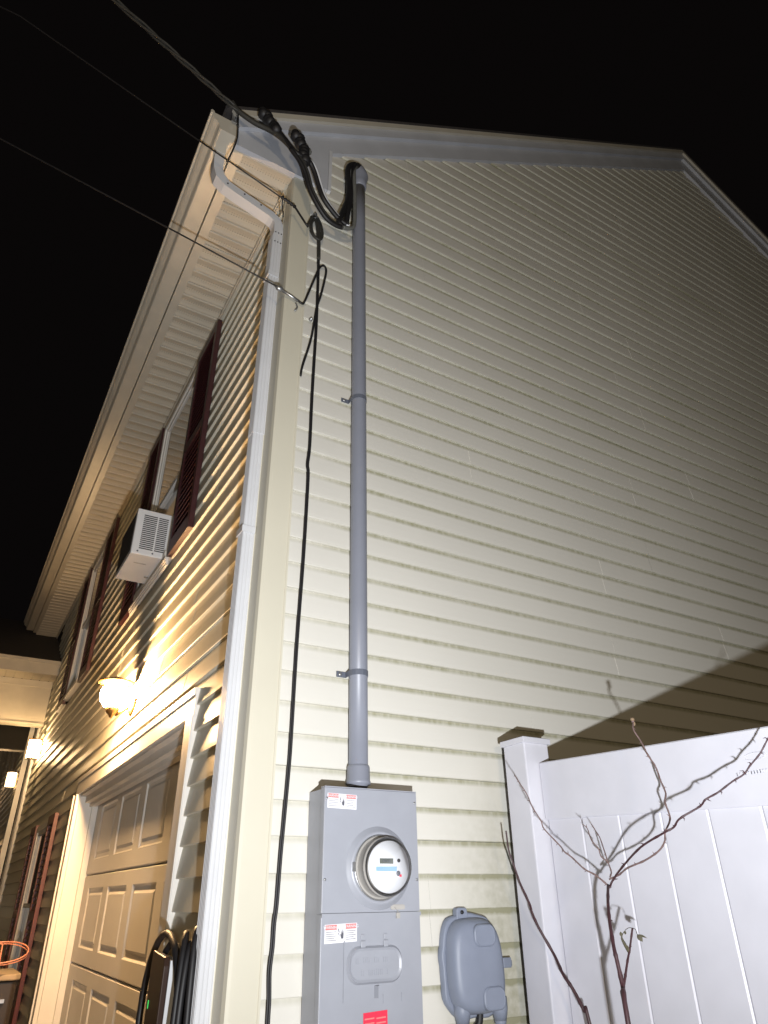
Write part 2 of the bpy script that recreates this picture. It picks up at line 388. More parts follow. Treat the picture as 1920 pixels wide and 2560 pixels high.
# soffit: ribbed perforated panels under the eave
c = MB(); pts = []; y = 0.0; PITCH = .118
while y < YL:
    for dy, dz in ((0,.008),(.003,.009),(.006,.001),(.012,-.0012),(.035,.0050),(.060,.0085),(.085,.0050),(.106,-.0012),(.112,.001),(.115,.008)):
        pts.append((y+dy, 5.2+dz))
    y += PITCH
vs = [(x, p[0], p[1]) for p in pts for x in (-.325, -.012)]
c.add(vs, [(2*i, 2*i+1, 2*i+3, 2*i+2) for i in range(len(pts)-1)]); so = c.build('soffit', 'soffit', H)
c = MB(); c.box(-.0355,-.0165,.1,YL,5.172,5.1975); c.box(-.028,-.0165,.1,YL,5.150,5.1715); c.split('wall_channel', 'gutter', H)
c = MB(); c.prism([(-.372,5.196),(-.318,5.196),(-.318,5.206),(-.350,5.21),(-.350,5.46),(-.372,5.46)], 1, .001, YL); c.build('fascia', 'gutter', H)
c = MB(); c.prism([(-.376,5.375),(-.376,5.238),(-.470,5.238),(-.478,5.246),(-.478,5.268),(-.488,5.286),(-.512,5.304),(-.524,5.318),(-.524,5.344),(-.537,5.346),(-.539,5.362),(-.530,5.372),(-.520,5.365),(-.515,5.352),(-.39,5.352)], 1, -.045, YL+.05)
gut = c.build('gutter', 'gutter', H)
c = MB()
for y in [1.1+1.4*k for k in range(6)]: c.box(-.53,-.385,y,y+.012,5.3525,5.37)
c.split('hanger', 'white', gut)

# downspout: elbow from the gutter, sloping run, elbow, ribbed leader down the corner
c = MB(); yc = .118; hw, hd = .034, .031
def rect_ring(cx, cz, tx, tz, y0, y1, t):
    n = (-tz, tx); return [(cx+n[0]*s*t, y, cz+n[1]*s*t) for s, y in ((-1,y0),(-1,y1),(1,y1),(1,y0))]
path = [(-.425,5.24),(-.428,5.17),(-.424,5.10),(-.405,5.045),(-.365,5.010),(-.310,4.990),(-.18,4.952),(-.095,4.926),(-.062,4.905),(-.046,4.870),(-.0435,4.82),(-.0435,4.75)]
vs = []; seg = []
for i in range(len(path)):
    a = path[max(i-1,0)]; b = path[min(i+1,len(path)-1)]; d = math.hypot(b[0]-a[0], b[1]-a[1]); t = ((b[0]-a[0])/d, (b[1]-a[1])/d)
    ex = .0022 if i in (1,2,3,4) and i % 2 else 0
    vs += rect_ring(path[i][0], path[i][1], t[0], t[1], yc-.032-ex, yc+.032+ex, .026+ex)
for i in range(len(path)-1):
    for k in range(4): seg.append((i*4+k, i*4+(k+1) % 4, (i+1)*4+(k+1) % 4, (i+1)*4+k))
c.add(vs, seg)
# leader cross-section with flutes on the faces
sec = []
x0, x1, y0, y1 = -.075, -.012, .085, .150
def flute(a, b, n, fx):
    out = []
    for i in range(n):
        t0, t1, t2, t3 = [(i+q)/n for q in (.12,.38,.62,.88)]
        out += [fx(a+(b-a)*t0, 0), fx(a+(b-a)*t1, .0022), fx(a+(b-a)*t2, .0022), fx(a+(b-a)*t3, 0)]
    return out
sec += [(x0,y0)]+flute(x0, x1, 4, lambda u, d: (u, y0+d))+[(x1,y0)]+[(x1,y1)]+[(x0,y1)]+flute(y1, y0, 4, lambda u, d: (x0+d, u))
c.prism(sec, 2, 3.42, 4.78); 
k = .94
sec2 = [(-.0435+(x+.0435)*k, .1175+(y-.1175)*k) for x, y in sec]
c.prism(sec2, 2, .3, 3.45)
ds = c.build('downspout', 'white', H)
c = MB()
for z in (4.45, 2.9, 1.0): c.box(-.0795,-.021,.081,.0845,z,z+.03); c.box(-.0795,-.0755,.0845,.155,z,z+.03)
c.split('strap', 'white', ds, per=2)
c = MB()
for z in (4.795, 4.72): 
    for q in range(3): c.lathe([(0.0,0),(.004,0),(.004,.002),(0,.003)], (-.06+q*.017, .085, z), (0,-1,0), 8)
for q in range(3): c.lathe([(0.0,0),(.005,0),(.005,.003),(0,.004)], (-.36+q*.10, .085, 5.005-.024*q), (0,-1,0), 8)
c.split('rivet', 'black', ds)

# ------------------------------------------------ garage door and its casing
c = MB()
c.box(-.027,-.0005,.672,.792,.1,2.262); c.box(-.032,-.0275,.672,.700,.1,2.262); c.build('door_casing', 'wtrim', H)
c = MB(); c.box(-.036,-.0005,3.628,3.742,.1,2.262); c.box(-.046,-.0365,3.714,3.742,.1,2.262); c.build('door_casing', 'wtrim', H)
c = MB(); c.box(-.027,-.0005,.672,3.742,2.263,2.385); c.box(-.033,-.0275,.672,3.742,2.352,2.385); c.build('door_header', 'wtrim', H)
c = MB(); c.box(-.010,.165,3.605,3.627,.1,2.245); c.box(.085,.11,3.575,3.604,.1,2.238); c.build('door_jamb', 'wtrim', H)
c = MB(); c.box(-.010,.165,.793,.815,.1,2.245); c.box(.085,.11,.816,.845,.1,2.238); c.build('door_jamb', 'wtrim', H)
c = MB(); c.box(-.010,.165,.816,3.604,2.246,2.2625); c.box(.03,.11,.816,3.604,2.2,2.2455); c.box(.065,.112,.816,3.604,2.175,2.1995); c.build('door_jamb', 'wtrim', H)
gd = empty('garage_door', (0, 0, 0), None, None)
gd.parent = H; gd.location = (0, 0, 0)
def nested(c, y0, y1, z0, z1, X):
    rings = [(0, 0), (.010, .009), (.030, .010), (.046, .002)]
    vs = []
    for ins, d in rings: vs += [(X+d, y0+ins, z0+ins), (X+d, y1-ins, z0+ins), (X+d, y1-ins, z1-ins), (X+d, y0+ins, z1-ins)]
    fs = [(i*4+k, i*4+(k+1) % 4, (i+1)*4+(k+1) % 4, (i+1)*4+k) for i in range(len(rings)-1) for k in range(4)]+[(12,13,14,15)]
    c.add(vs, fs)
X = .130; D0, D1 = .80, 3.62; hs = .5325
for s in range(4):
    c = MB(); zb = .115+s*hs; zt = zb+hs-.004
    pz0, pz1 = zb+.095, zb+hs-.085
    ys = [D0]
    for k in range(4): ys += [.875+k*.668, .875+k*.668+.52]
    ys.append(D1)
    # face with holes for the four panels
    for a, b in ((zb+.008, pz0), (pz1, zt-.008)): c.add([(X,D0,a),(X,D1,a),(X,D1,b),(X,D0,b)], [(0,1,2,3)])
    for k in range(0, 9, 2): c.add([(X,ys[k],pz0),(X,ys[k+1],pz0),(X,ys[k+1],pz1),(X,ys[k],pz1)], [(0,1,2,3)])
    for k in range(4): nested(c, ys[1+2*k], ys[2+2*k], pz0, pz1, X)
    c.add([(X,D0,zb+.008),(X,D1,zb+.008),(X+.010,D1,zb),(X+.010,D0,zb)], [(0,1,2,3)])
    c.add([(X,D0,zt-.008),(X,D1,zt-.008),(X+.010,D1,zt),(X+.010,D0,zt)], [(0,1,2,3)])
    c.box(X+.0105, X+.04, D0, D1, zb, zt)
    c.build('door_section', 'door', gd)
c = MB(); c.box(.16,.2,.7,3.7,.1,2.3); c.build('wall_core', 'dark', H)

# ------------------------------------------------ windows and shutters on the front
def window(y0, y1, z0, z1, rail, blind=True):
    fr = MB()
    fr.box(-.036,.03,y0,y0+.055,z0,z1); fr.box(-.036,.03,y1-.055,y1,z0,z1); fr.box(-.036,.03,y0+.0551,y1-.0551,z1-.055,z1)
    fr.box(-.052,.03,y0+.0551,y1-.0551,z0,z0+.045)
    f = fr.build('window_frame', 'wtrim', H, bevel=.003)
    s = MB()
    for a, b, x in ((rail, z1-.055, -.012), (z0+.045, rail+.035, .012)):
        s.box(x-.011,x+.011,y0+.0553,y0+.092,a,b); s.box(x-.011,x+.011,y1-.092,y1-.0553,a,b)
        s.box(x-.011,x+.011,y0+.0921,y1-.0921,a,a+.035); s.box(x-.011,x+.011,y0+.0921,y1-.0921,b-.035,b)
    s.build('sash', 'wtrim', f)
    p = MB(); p.box(-.013,-.009,y0+.0922,y1-.0922,rail+.0352,z1-.0902); p.build('pane', 'glass', f)
    p = MB(); p.box(.010,.014,y0+.0922,y1-.0922,z0+.0802,rail-.0002); p.build('pane', 'glass', f)
    return f
w1 = window(1.68, 2.66, 3.48, 5.10, 4.16); w2 = window(5.0, 5.95, 3.48, 5.10, 4.30); w3 = window(5.0, 5.85, .74, 2.20, 1.50)
c = MB()
for k in range(3): c.box(-.060+.006*k,-.0365+.001*k,1.66,2.68,3.43-.018*k,3.447-.018*k)
c.build('sill', 'wtrim', w1)
def shutter(y0, y1, z0, z1, m='shutter', n=26):
    s = MB(); x = -.0185
    s.box(x-.032,x,y0,y0+.05,z0,z1); s.box(x-.032,x,y1-.05,y1,z0,z1)
    zm = z0+(z1-z0)*.46
    for a, b in ((z0,z0+.10),(zm,zm+.07),(z1-.08,z1)): s.box(x-.032,x,y0+.0501,y1-.0501,a,b)
    sh = s.build('shutter', m, H, bevel=.002)
    l = MB()
    for a, b in ((z0+.10,zm),(zm+.07,z1-.08)):
        k = int((b-a)/.045)
        for i in range(k):
            z = a+(i+.5)*(b-a)/k
            l.add([(x-.006,y0+.05,z+.020),(x-.006,y1-.05,z+.020),(x-.028,y1-.05,z-.016),(x-.028,y0+.05,z-.016),
                   (x-.002,y0+.05,z+.016),(x-.002,y1-.05,z+.016),(x-.024,y1-.05,z-.020),(x-.024,y0+.05,z-.020)], [(0,1,2,3),(4,5,6,7),(2,3,7,6)])
    l.box(x-.003,x-.001,y0+.04,y1-.04,z0+.05,z1-.05)
    l.build('louvre', m, sh)
    return sh
for y0, y1, z0, z1, m in ((1.20,1.665,3.45,5.11,'shutter'),(2.675,3.10,3.45,5.11,'shutter'),(4.50,4.985,3.45,5.11,'shutter'),(5.965,6.42,3.45,5.11,'shutter'),
                          (4.58,4.975,.72,2.22,'shutter_r'),(5.875,6.27,.72,2.22,'shutter_r')): shutter(y0, y1, z0, z1, m)
c = MB(); c.box(.06,.07,1.6,2.75,3.4,5.2); c.box(.06,.07,4.9,6.05,3.4,5.2); c.box(.06,.07,4.9,6.0,.6,2.3); c.split('wall_core', 'dark', H)

# ------------------------------------------------ projecting wing with its low eave over the entry
c = MB(); c.box(-3.6,-.001,7.6,7.63,4.185,4.36); c.box(-3.6,-.001,7.575,7.5995,4.33,4.37); c.build('porch_fascia', 'gutter', H)
c = MB(); pts = []
x = -3.6
while x < -.02: 
    for dx, dz in ((0,.006),(.004,.0),(.098,.0),(.1,.006)): pts.append((x+dx, 4.19+dz))
    x += .11
vs = [(p[0], y, p[1]) for p in pts for y in (7.631, 7.999)]
c.add(vs, [(2*i, 2*i+1, 2*i+3, 2*i+2) for i in range(len(pts)-1)]); c.build('porch_soffit', 'soffit', H)
c = MB(); c.prism([(7.56,4.372),(10.3,5.74),(10.3,5.70),(7.64,4.36)], 0, -3.7, -.001); c.build('porch_roof', 'roof', H)
c = MB(); c.box(-3.6,-.022,8.0,8.14,3.63,4.188); c.box(-3.6,-.022,7.985,7.9995,4.10,4.186); c.box(-3.6,-.022,7.985,8.15,3.60,3.6295); c.build('porch_header', 'gutter', H)
c = MB(); c.box(-.022,-.0005,8.43,8.74,.2,4.1); c.box(-.034,-.0225,8.43,8.47,.2,4.1); c.box(-.034,-.0225,8.60,8.64,.2,4.1); c.box(-.022,-.0005,8.75,9.06,.2,4.1); c.build('entry_casing', 'wtrim', H)
sd = MB(); sd.box(-.10,-.0355,9.05,9.09,.9,4.1); sd.box(-1.30,-1.24,9.05,9.09,.9,4.1); sd.box(-1.239,-.101,9.05,9.09,3.95,4.1); st = sd.build('entry_frame', 'wtrim', H)
p = MB(); p.box(-1.2395,-.1005,9.065,9.072,.9,3.9495); p.build('pane', 'glass', st)
p = MB(); p.box(-3.6,-1.301,9.06,9.1,.2,4.15); p.build('entry_wall', 'siding_f', H)
p = MB(); p.box(-1.30,-.0355,9.3,9.32,.2,4.15); p.box(-3.6,0,8.15,9.06,4.12,4.16); p.build('wall_core', 'dark', H)

# ================================================================ LAMPS
def lantern():
    x, y, z = -.135, 2.13, 2.66
    L_ = empty('wall_lantern', (0, y, z-.1), 'lit globe lantern glowing on the wall above the garage door', 'wall lamp')
    c = MB(); c.lathe([(.0,0),(.062,0),(.060,.010),(.045,.018),(.018,.026),(0,.028)], (-.0165, y, z-.05), (-1,0,0), 24); c.build('wall_plate', 'brass', L_)
    
    c = MB(); c.lathe([(0,-.135),(.010,-.13),(.016,-.118),(.034,-.10),(.042,-.078),(.044,-.066),(0,-.066)], (x, y, z), (0,0,1), 20); c.build('cup', 'brass', L_)
    c = MB(); c.lathe([(.030,-.074),(.056,-.062),(.080,-.028),(.087,.006),(.079,.044),(.052,.070),(.0,.080)], (x, y, z), (0,0,1), 24); c.build('glass_globe', 'lamp', L_)
    c = MB(); c.lathe([(0,.125),(.018,.120),(.050,.104),(.108,.088),(.111,.081),(.05,.082),(.0,.084)], (x, y, z), (0,0,1), 28); c.build('cap', 'brass', L_)
    c = MB(); c.tube([(-.0445,y,z-.06),(-.075,y,z-.085),(-.110,y,z-.115)], .009, 8); c.build('arm', 'brass', L_)
lantern()
def porch_lamp():
    x, y, z = -.105, 7.62, 3.24
    L_ = empty('wall_lantern', (0, y, z), 'lit square lantern beside the entry under the low eave', 'wall lamp')
    c = MB(); c.box(-.030,-.0165,y-.06,y+.06,z-.10,z+.12); c.build('wall_plate', 'brass', L_)
    c = MB(); c.box(x-.060,x+.060,y-.060,y+.060,z-.115,z+.095); c.build('glass_box', 'lamp2', L_)
    c = MB(); c.box(x-.072,x+.072,y-.072,y+.072,z+.0955,z+.112); c.build('cap', 'brass', L_)
    c = MB(); c.box(x-.064,x+.064,y-.064,y+.064,z-.122,z-.1155); c.build('base', 'brass', L_)
porch_lamp()

# ================================================================ AIR CONDITIONER
A = empty('window_air_conditioner', (-.12, 2.03, 3.5), 'white window air conditioner hanging out below the raised upstairs sash', 'air conditioner')
ax0, ax1, ay0, ay1, az0, az1 = -.250, .02, 1.80, 2.27, 3.49, 3.82
c = MB(); c.box(ax0, ax1, ay0, ay1, az0, az1); c.build('case', 'ac', A, bevel=.006)
c = MB()
for x_, xx in ((-.205,-.118),(-.108,-.045)):
    for k in range(18):
        z = az0+.042+k*.0142
        c.box(x_, xx, ay0-.0012, ay0-.0004, z, z+.0072)
c.build('louvre_slot', 'dark', A)
c = MB(); c.box(ax0-.004, ax0-.0005, ay0+.03, ay1-.03, az0+.03, az1-.03); c.build('rear_grille', 'dark', A)
c = MB(); c.lathe([(0,0),(.014,0),(.014,.005),(.006,.006),(0,.006)], (-.07, 2.14, az0), (0,0,-1), 12); c.box(-.2,-.12,1.93,1.94,az0-.003,az0-.0005); c.split('drain_plug', 'steel', A)
c = MB()
for x_ in (-.21,-.115): c.lathe([(0,0),(.006,0),(.006,.002),(0,.003)], (x_, ay0-.0005, az0+.022), (0,-1,0), 8)
c.split('screw', 'ink', A)
c = MB(); c.box(.0145,.03,1.735,1.799,3.53,4.15); c.box(.0145,.03,2.271,2.605,3.53,3.81); c.split('side_curtain', 'blind', A)

# ================================================================ METER BOX
B = empty('meter_cabinet', (.415, -.08, .95), 'grey steel electric meter cabinet mounted on the gable siding', 'meter cabinet')
bx0, bx1, by = .230, .600, -.150
c = MB(); c.box(bx0+.004, bx1-.004, -.144, -.0165, .95, 1.878); c.build('cabinet', 'box', B, bevel=.002)
def cover(z0, z1, name):
    c = MB(); c.box(bx0, bx1, by, by+.004, z0, z1); c.box(bx0, bx0+.0025, by+.0041, by+.030, z0, z1); c.box(bx1-.0025, bx1, by+.0041, by+.030, z0, z1)
    return c.build(name, 'box', B, bevel=.0012)
uc = cover(1.506, 1.880, 'upper_cover'); lc = cover(.96, 1.502, 'lower_cover')
c = MB(); c.box(bx0, bx1, by+.0002, by+.03, 1.8805, 1.884); c.box(bx0-.001,bx1+.001,by-.0055,by-.0004,1.494,1.505); c.split('lip', 'box', B)
mx, mz = .440, 1.637
c = MB(); c.lathe([(.126,0),(.121,.004),(.112,.009),(.108,.013),(.101,.013),(.097,.006),(.09,.003)], (mx, by, mz), (0,-1,0), 48); c.build('socket_ring', 'box', uc)
me = empty('electric_meter', (mx, by, mz), 'round glass covered electric meter in the socket of the grey cabinet', 'electric meter')
c = MB(); c.lathe([(.0,.001),(.096,.001),(.096,.010),(.090,.012),(.0885,.016),(.088,.050),(.090,.052),(.090,.056),(.0875,.058),(.0875,.062),(.0,.062)], (mx, by, mz), (0,-1,0), 48); c.build('meter_body', 'meter_can', me)
c = MB(); c.lathe([(.0,.0625),(.078,.0625),(.078,.068),(.0,.068)], (mx, by, mz), (0,-1,0), 48); fc = c.build('dial_face', 'face', me)
c = MB(); c.box(mx-.036, mx+.016, by-.0692, by-.0683, mz+.008, mz+.024); c.build('display', 'lcd', fc)
c = MB(); c.box(mx-.050, mx+.030, by-.0690, by-.0682, mz-.014, mz+.000); c.build('blue_band', 'blue', fc)
c = MB(); c.lathe([(0,0),(.006,0),(.005,.003),(0,.003)], (mx+.038, by-.0681, mz+.018), (0,-1,0), 12); c.build('optical_port', 'black', fc)
c = MB(); c.lathe([(0,0),(.008,0),(.006,.003),(0,.003)], (mx+.036, by-.0681, mz-.020), (0,-1,0), 12); c.build('reset_button', 'ink', fc)
c = MB(); c.box(mx+.040, mx+.048, by-.0690, by-.0682, mz-.030, mz-.023); c.build('red_mark', 'red', fc)
text('00428', .013, (mx-.010, by-.0694, mz+.016), 'reading', 'ink', fc)
c = MB(); c.lathe([(.0875,.0625),(.086,.070),(.081,.080),(.072,.085),(.0,.087)], (mx, by, mz), (0,-1,0), 48); c.build('glass_cover', 'clear', me)
c = MB(); c.lathe([(.0955,.004),(.100,.004),(.100,.014),(.0955,.014),(.0955,.004)], (mx, by, mz), (0,-1,0), 48); c.box(mx-.108,mx-.098,by-.018,by-.003,mz-.014,mz+.014); c.build('locking_ring', 'steel', me)
def sticker(x0, x1, z0, z1, tilt):
    s = MB(); y = by-.0012
    def q(x, z, d=0): return (x, y-d, z+tilt*(x-x0))
    s.add([q(x0,z0),q(x1,z0),q(x1,z1),q(x0,z1)], [(0,1,2,3)]); o = s.build('warning_sticker', 'sticker', B)
    wd = (x1-x0)
    r = MB(); h = (z1-z0)
    for a, b in ((.02,.38),(.64,.98)): r.add([q(x0+wd*a,z1-h*.30,.0002),q(x0+wd*b,z1-h*.30,.0002),q(x0+wd*b,z1-h*.03,.0002),q(x0+wd*a,z1-h*.03,.0002)], [(0,1,2,3)])
    r.split('red_heading', 'pink', o)
    k = MB()
    for a, b in ((.04,.36),(.66,.96)):
        for i in range(5):
            zz = z1-h*(.42+.11*i); e = b-(.06 if i % 2 else 0)
            k.add([q(x0+wd*a,zz,.0002),q(x0+wd*e,zz,.0002),q(x0+wd*e,zz+h*.03,.0002),q(x0+wd*a,zz+h*.03,.0002)], [(0,1,2,3)])
    # hand held up, with sparks beside it
    hx = x0+wd*.545; hz = z0+h*.36; S_ = h*.5
    k.add([q(hx+a*S_, hz+b*S_, .0003) for a, b in ((-.16,-.3),(.14,-.3),(.18,.2),(.10,.75),(.03,.25),(-.02,.9),(-.08,.25),(-.15,.72),(-.17,.15),(-.32,.2))], [tuple(range(10))])
    k.add([q(hx+a*S_, hz+b*S_, .0003) for a, b in ((-.62,.8),(-.5,.8),(-.38,.35),(-.5,.38),(-.36,-.1),(-.62,.3),(-.5,.3))], [tuple(range(7))])
    k.build('print', 'ink', o)
    for a in (.20,.81): text('WARNING', h*.22, (x0+wd*a, y-.0006, z1-h*.165+tilt*wd*a), 'lettering', 'sticker', o, .0001)
sticker(.240, .352, 1.815, 1.862, -.02); sticker(.242, .357, 1.424, 1.475, .03)
# breaker access door pressed into the lower cover
def rrect(x0, x1, z0, z1, r, n=8):
    out = []
    for cx, cz, a0 in ((x1-r,z1-r,0),(x0+r,z1-r,90),(x0+r,z0+r,180),(x1-r,z0+r,270)):
        for i in range(n+1): a = math.radians(a0+90*i/n); out.append((cx+r*math.cos(a), cz+r*math.sin(a)))
    return out
dx0, dx1, dz0, dz1 = .322, .524, 1.312, 1.414
c = MB(); R0 = rrect(dx0,dx1,dz0,dz1,.042); R1 = rrect(dx0+.006,dx1-.006,dz0+.006,dz1-.006,.038); R2 = rrect(dx0+.013,dx1-.013,dz0+.013,dz1-.013,.032)
n = len(R0); vs = [(x,by-.0004,z) for x,z in R0]+[(x,by-.009,z) for x,z in R1]+[(x,by-.0055,z) for x,z in R2]
c.add(vs, [(i,(i+1)%n,n+(i+1)%n,n+i) for i in range(n)]+[(n+i,n+(i+1)%n,2*n+(i+1)%n,2*n+i) for i in range(n)]+[tuple(range(2*n,3*n))]); bd = c.build('breaker_door', 'box', lc)
c = MB()
for x_ in (.378, .462): c.box(x_-.008,x_+.008,by-.007,by-.0045,1.410,1.428); c.box(x_-.006,x_+.006,by-.004,by-.0004,1.432,1.446)
c.split('hinge', 'box', lc, bevel=.001, per=2)
c = MB(); c.prism([(.420,by-.0004),(.4245,by-.020),(.4285,by-.020),(.433,by-.0004)], 2, 1.276, 1.308); c.build('latch', 'box', lc)
c = MB(); c.box(.310,.3135,by-.004,by-.0004,1.270,1.430); c.box(.520,.524,by-.002,by-.0004,1.262,1.285); c.box(.452,.4535,by-.002,by-.0004,1.26,1.285); c.split('pressed_edge', 'box', lc)
c = MB(); rnd = random.Random(4)
for row, (za, zb_, xs, xe) in enumerate(((1.368,1.383,.352,.495),(1.335,1.350,.372,.472))):
    x = xs
    while x < xe:
        if rnd.random() < .82:
            c.box(x, x+.0016, by-.0070, by-.0050, za, zb_)
            if rnd.random() < .5: zz = za if rnd.random() < .5 else zb_-.002; c.box(x+.0017, x+.0055, by-.0068, by-.0050, zz, zz+.0016)
        else: x += .006
        x += .0068
c.build('embossed_lettering', 'box', bd)
c = MB(); c.prism(rrect(.484,.540,1.512,1.527,.006,4), 1, by-.0022, by-.0004); c.build('seal_slot', 'meter_can', uc)
c = MB(); c.tube(smooth([(.500,by-.002,1.519),(.503,by-.009,1.512),(.508,by-.009,1.503),(.511,by-.003,1.510)],4), .0010, 5); c.box(.501,.515,by-.011,by-.007,1.487,1.503); c.build('seal_tag', 'meter_can', uc)
for sx in (.2385, .5915):
    for sz in (1.600, 1.845): c = MB(); c.lathe([(0,0),(.0045,0),(.0042,.0018),(0,.0024)], (sx, by-.0003, sz), (0,-1,0), 10); c.build('cover_screw', 'steel', uc)
c = MB(); c.add([(.381,by-.0012,1.16),(.467,by-.0012,1.16),(.467,by-.0012,1.243),(.381,by-.0012,1.240)], [(0,1,2,3)]); rs = c.build('warning_sticker', 'red', lc)
c = MB()
for i in range(5):
    for a in (.386, .427): c.add([(a,by-.0015,1.222-.012*i),(a+.034,by-.0015,1.2235-.012*i),(a+.034,by-.0015,1.2275-.012*i),(a,by-.0015,1.226-.012*i)], [(0,1,2,3)])
c.build('print', 'pink', rs)

# ================================================================ CONDUIT RISER
R_ = empty('service_conduit', (.40, -.058, 1.9), 'tall grey conduit rising from the meter cabinet up the gable wall', 'conduit')
def cx(z): return .409-.0058*(z-1.95)
c = MB(); c.tube([(cx(z), -.058, z) for z in (1.90, 2.6, 3.4, 4.2, 5.0, 5.40)], .0365, 24); c.build('pipe', 'pipe', R_)
c = MB(); c.lathe([(.0,0),(.0455,0),(.0455,.010),(.0435,.014),(.0425,.058),(.040,.066),(.0367,.068)], (cx(1.9), -.058, 1.908), (0,0,1), 24); c.build('coupling', 'pipe', R_)
c = MB(); c.lathe([(.0,0),(.034,0),(.034,.024),(0,.024)], (cx(1.9), -.058, 1.8845), (0,0,1), 12); c.build('hub', 'black', R_)
for z in (3.685, 2.318):
    x = cx(z); s = MB(); pts = []
    for i in range(9):
        a = math.radians(180*i/8); pts.append((x+.039*math.cos(a), -.058-.039*math.sin(a)))
    inn = [(x+.0368*math.cos(math.radians(180*i/8)), -.058-.0368*math.sin(math.radians(180*i/8))) for i in range(9)]
    s.prism([(x+.039,-.018)]+pts+[(x-.039,-.018),(x-.0368,-.018)]+inn[::-1]+[(x+.0368,-.018)], 2, z-.011, z+.011)
    s.box(x-.078, x-.0392, -.0225, -.019, z-.011, z+.011); s.box(x+.0392, x+.050, -.0225, -.019, z-.011, z+.011)
    st_ = s.build('strap', 'strap', R_)
    s = MB(); s.lathe([(0,0),(.008,0),(.008,.004),(.004,.006),(0,.006)], (x-.064,-.0226,z), (0,-1,0), 8); s.build('screw', 'steel', st_)
# weatherhead: hooded cap whose open mouth faces the corner of the house
wx = cx(5.4)
c = MB(); c.lathe([(.0367,0),(.043,.002),(.044,.050),(.050,.075),(.056,.105)], (wx, -.058, 5.315), (0,0,1), 24)
vs = []; nn = 16
for i in range(nn+1):
    th = math.pi*.5*i/nn
    for k in range(24):
        ph = 2*math.pi*k/24; rr = .056*math.cos(th)+.0001; vs.append((wx-.012*math.sin(th)*2+rr*1.0*math.cos(ph), -.058-.012*math.sin(th)+rr*math.sin(ph), 5.420+.082*math.sin(th)))
c.add(vs, [(i*24+k, i*24+(k+1) % 24, (i+1)*24+(k+1) % 24, (i+1)*24+k) for i in range(nn) for k in range(24)], True)
wh = c.build('weatherhead', 'pipe', R_)
c = MB(); c.ball((wx-.030,-.085,5.455), .040, 8, (.9,.75,1.0)); c.build('wire_plate', 'black', wh)

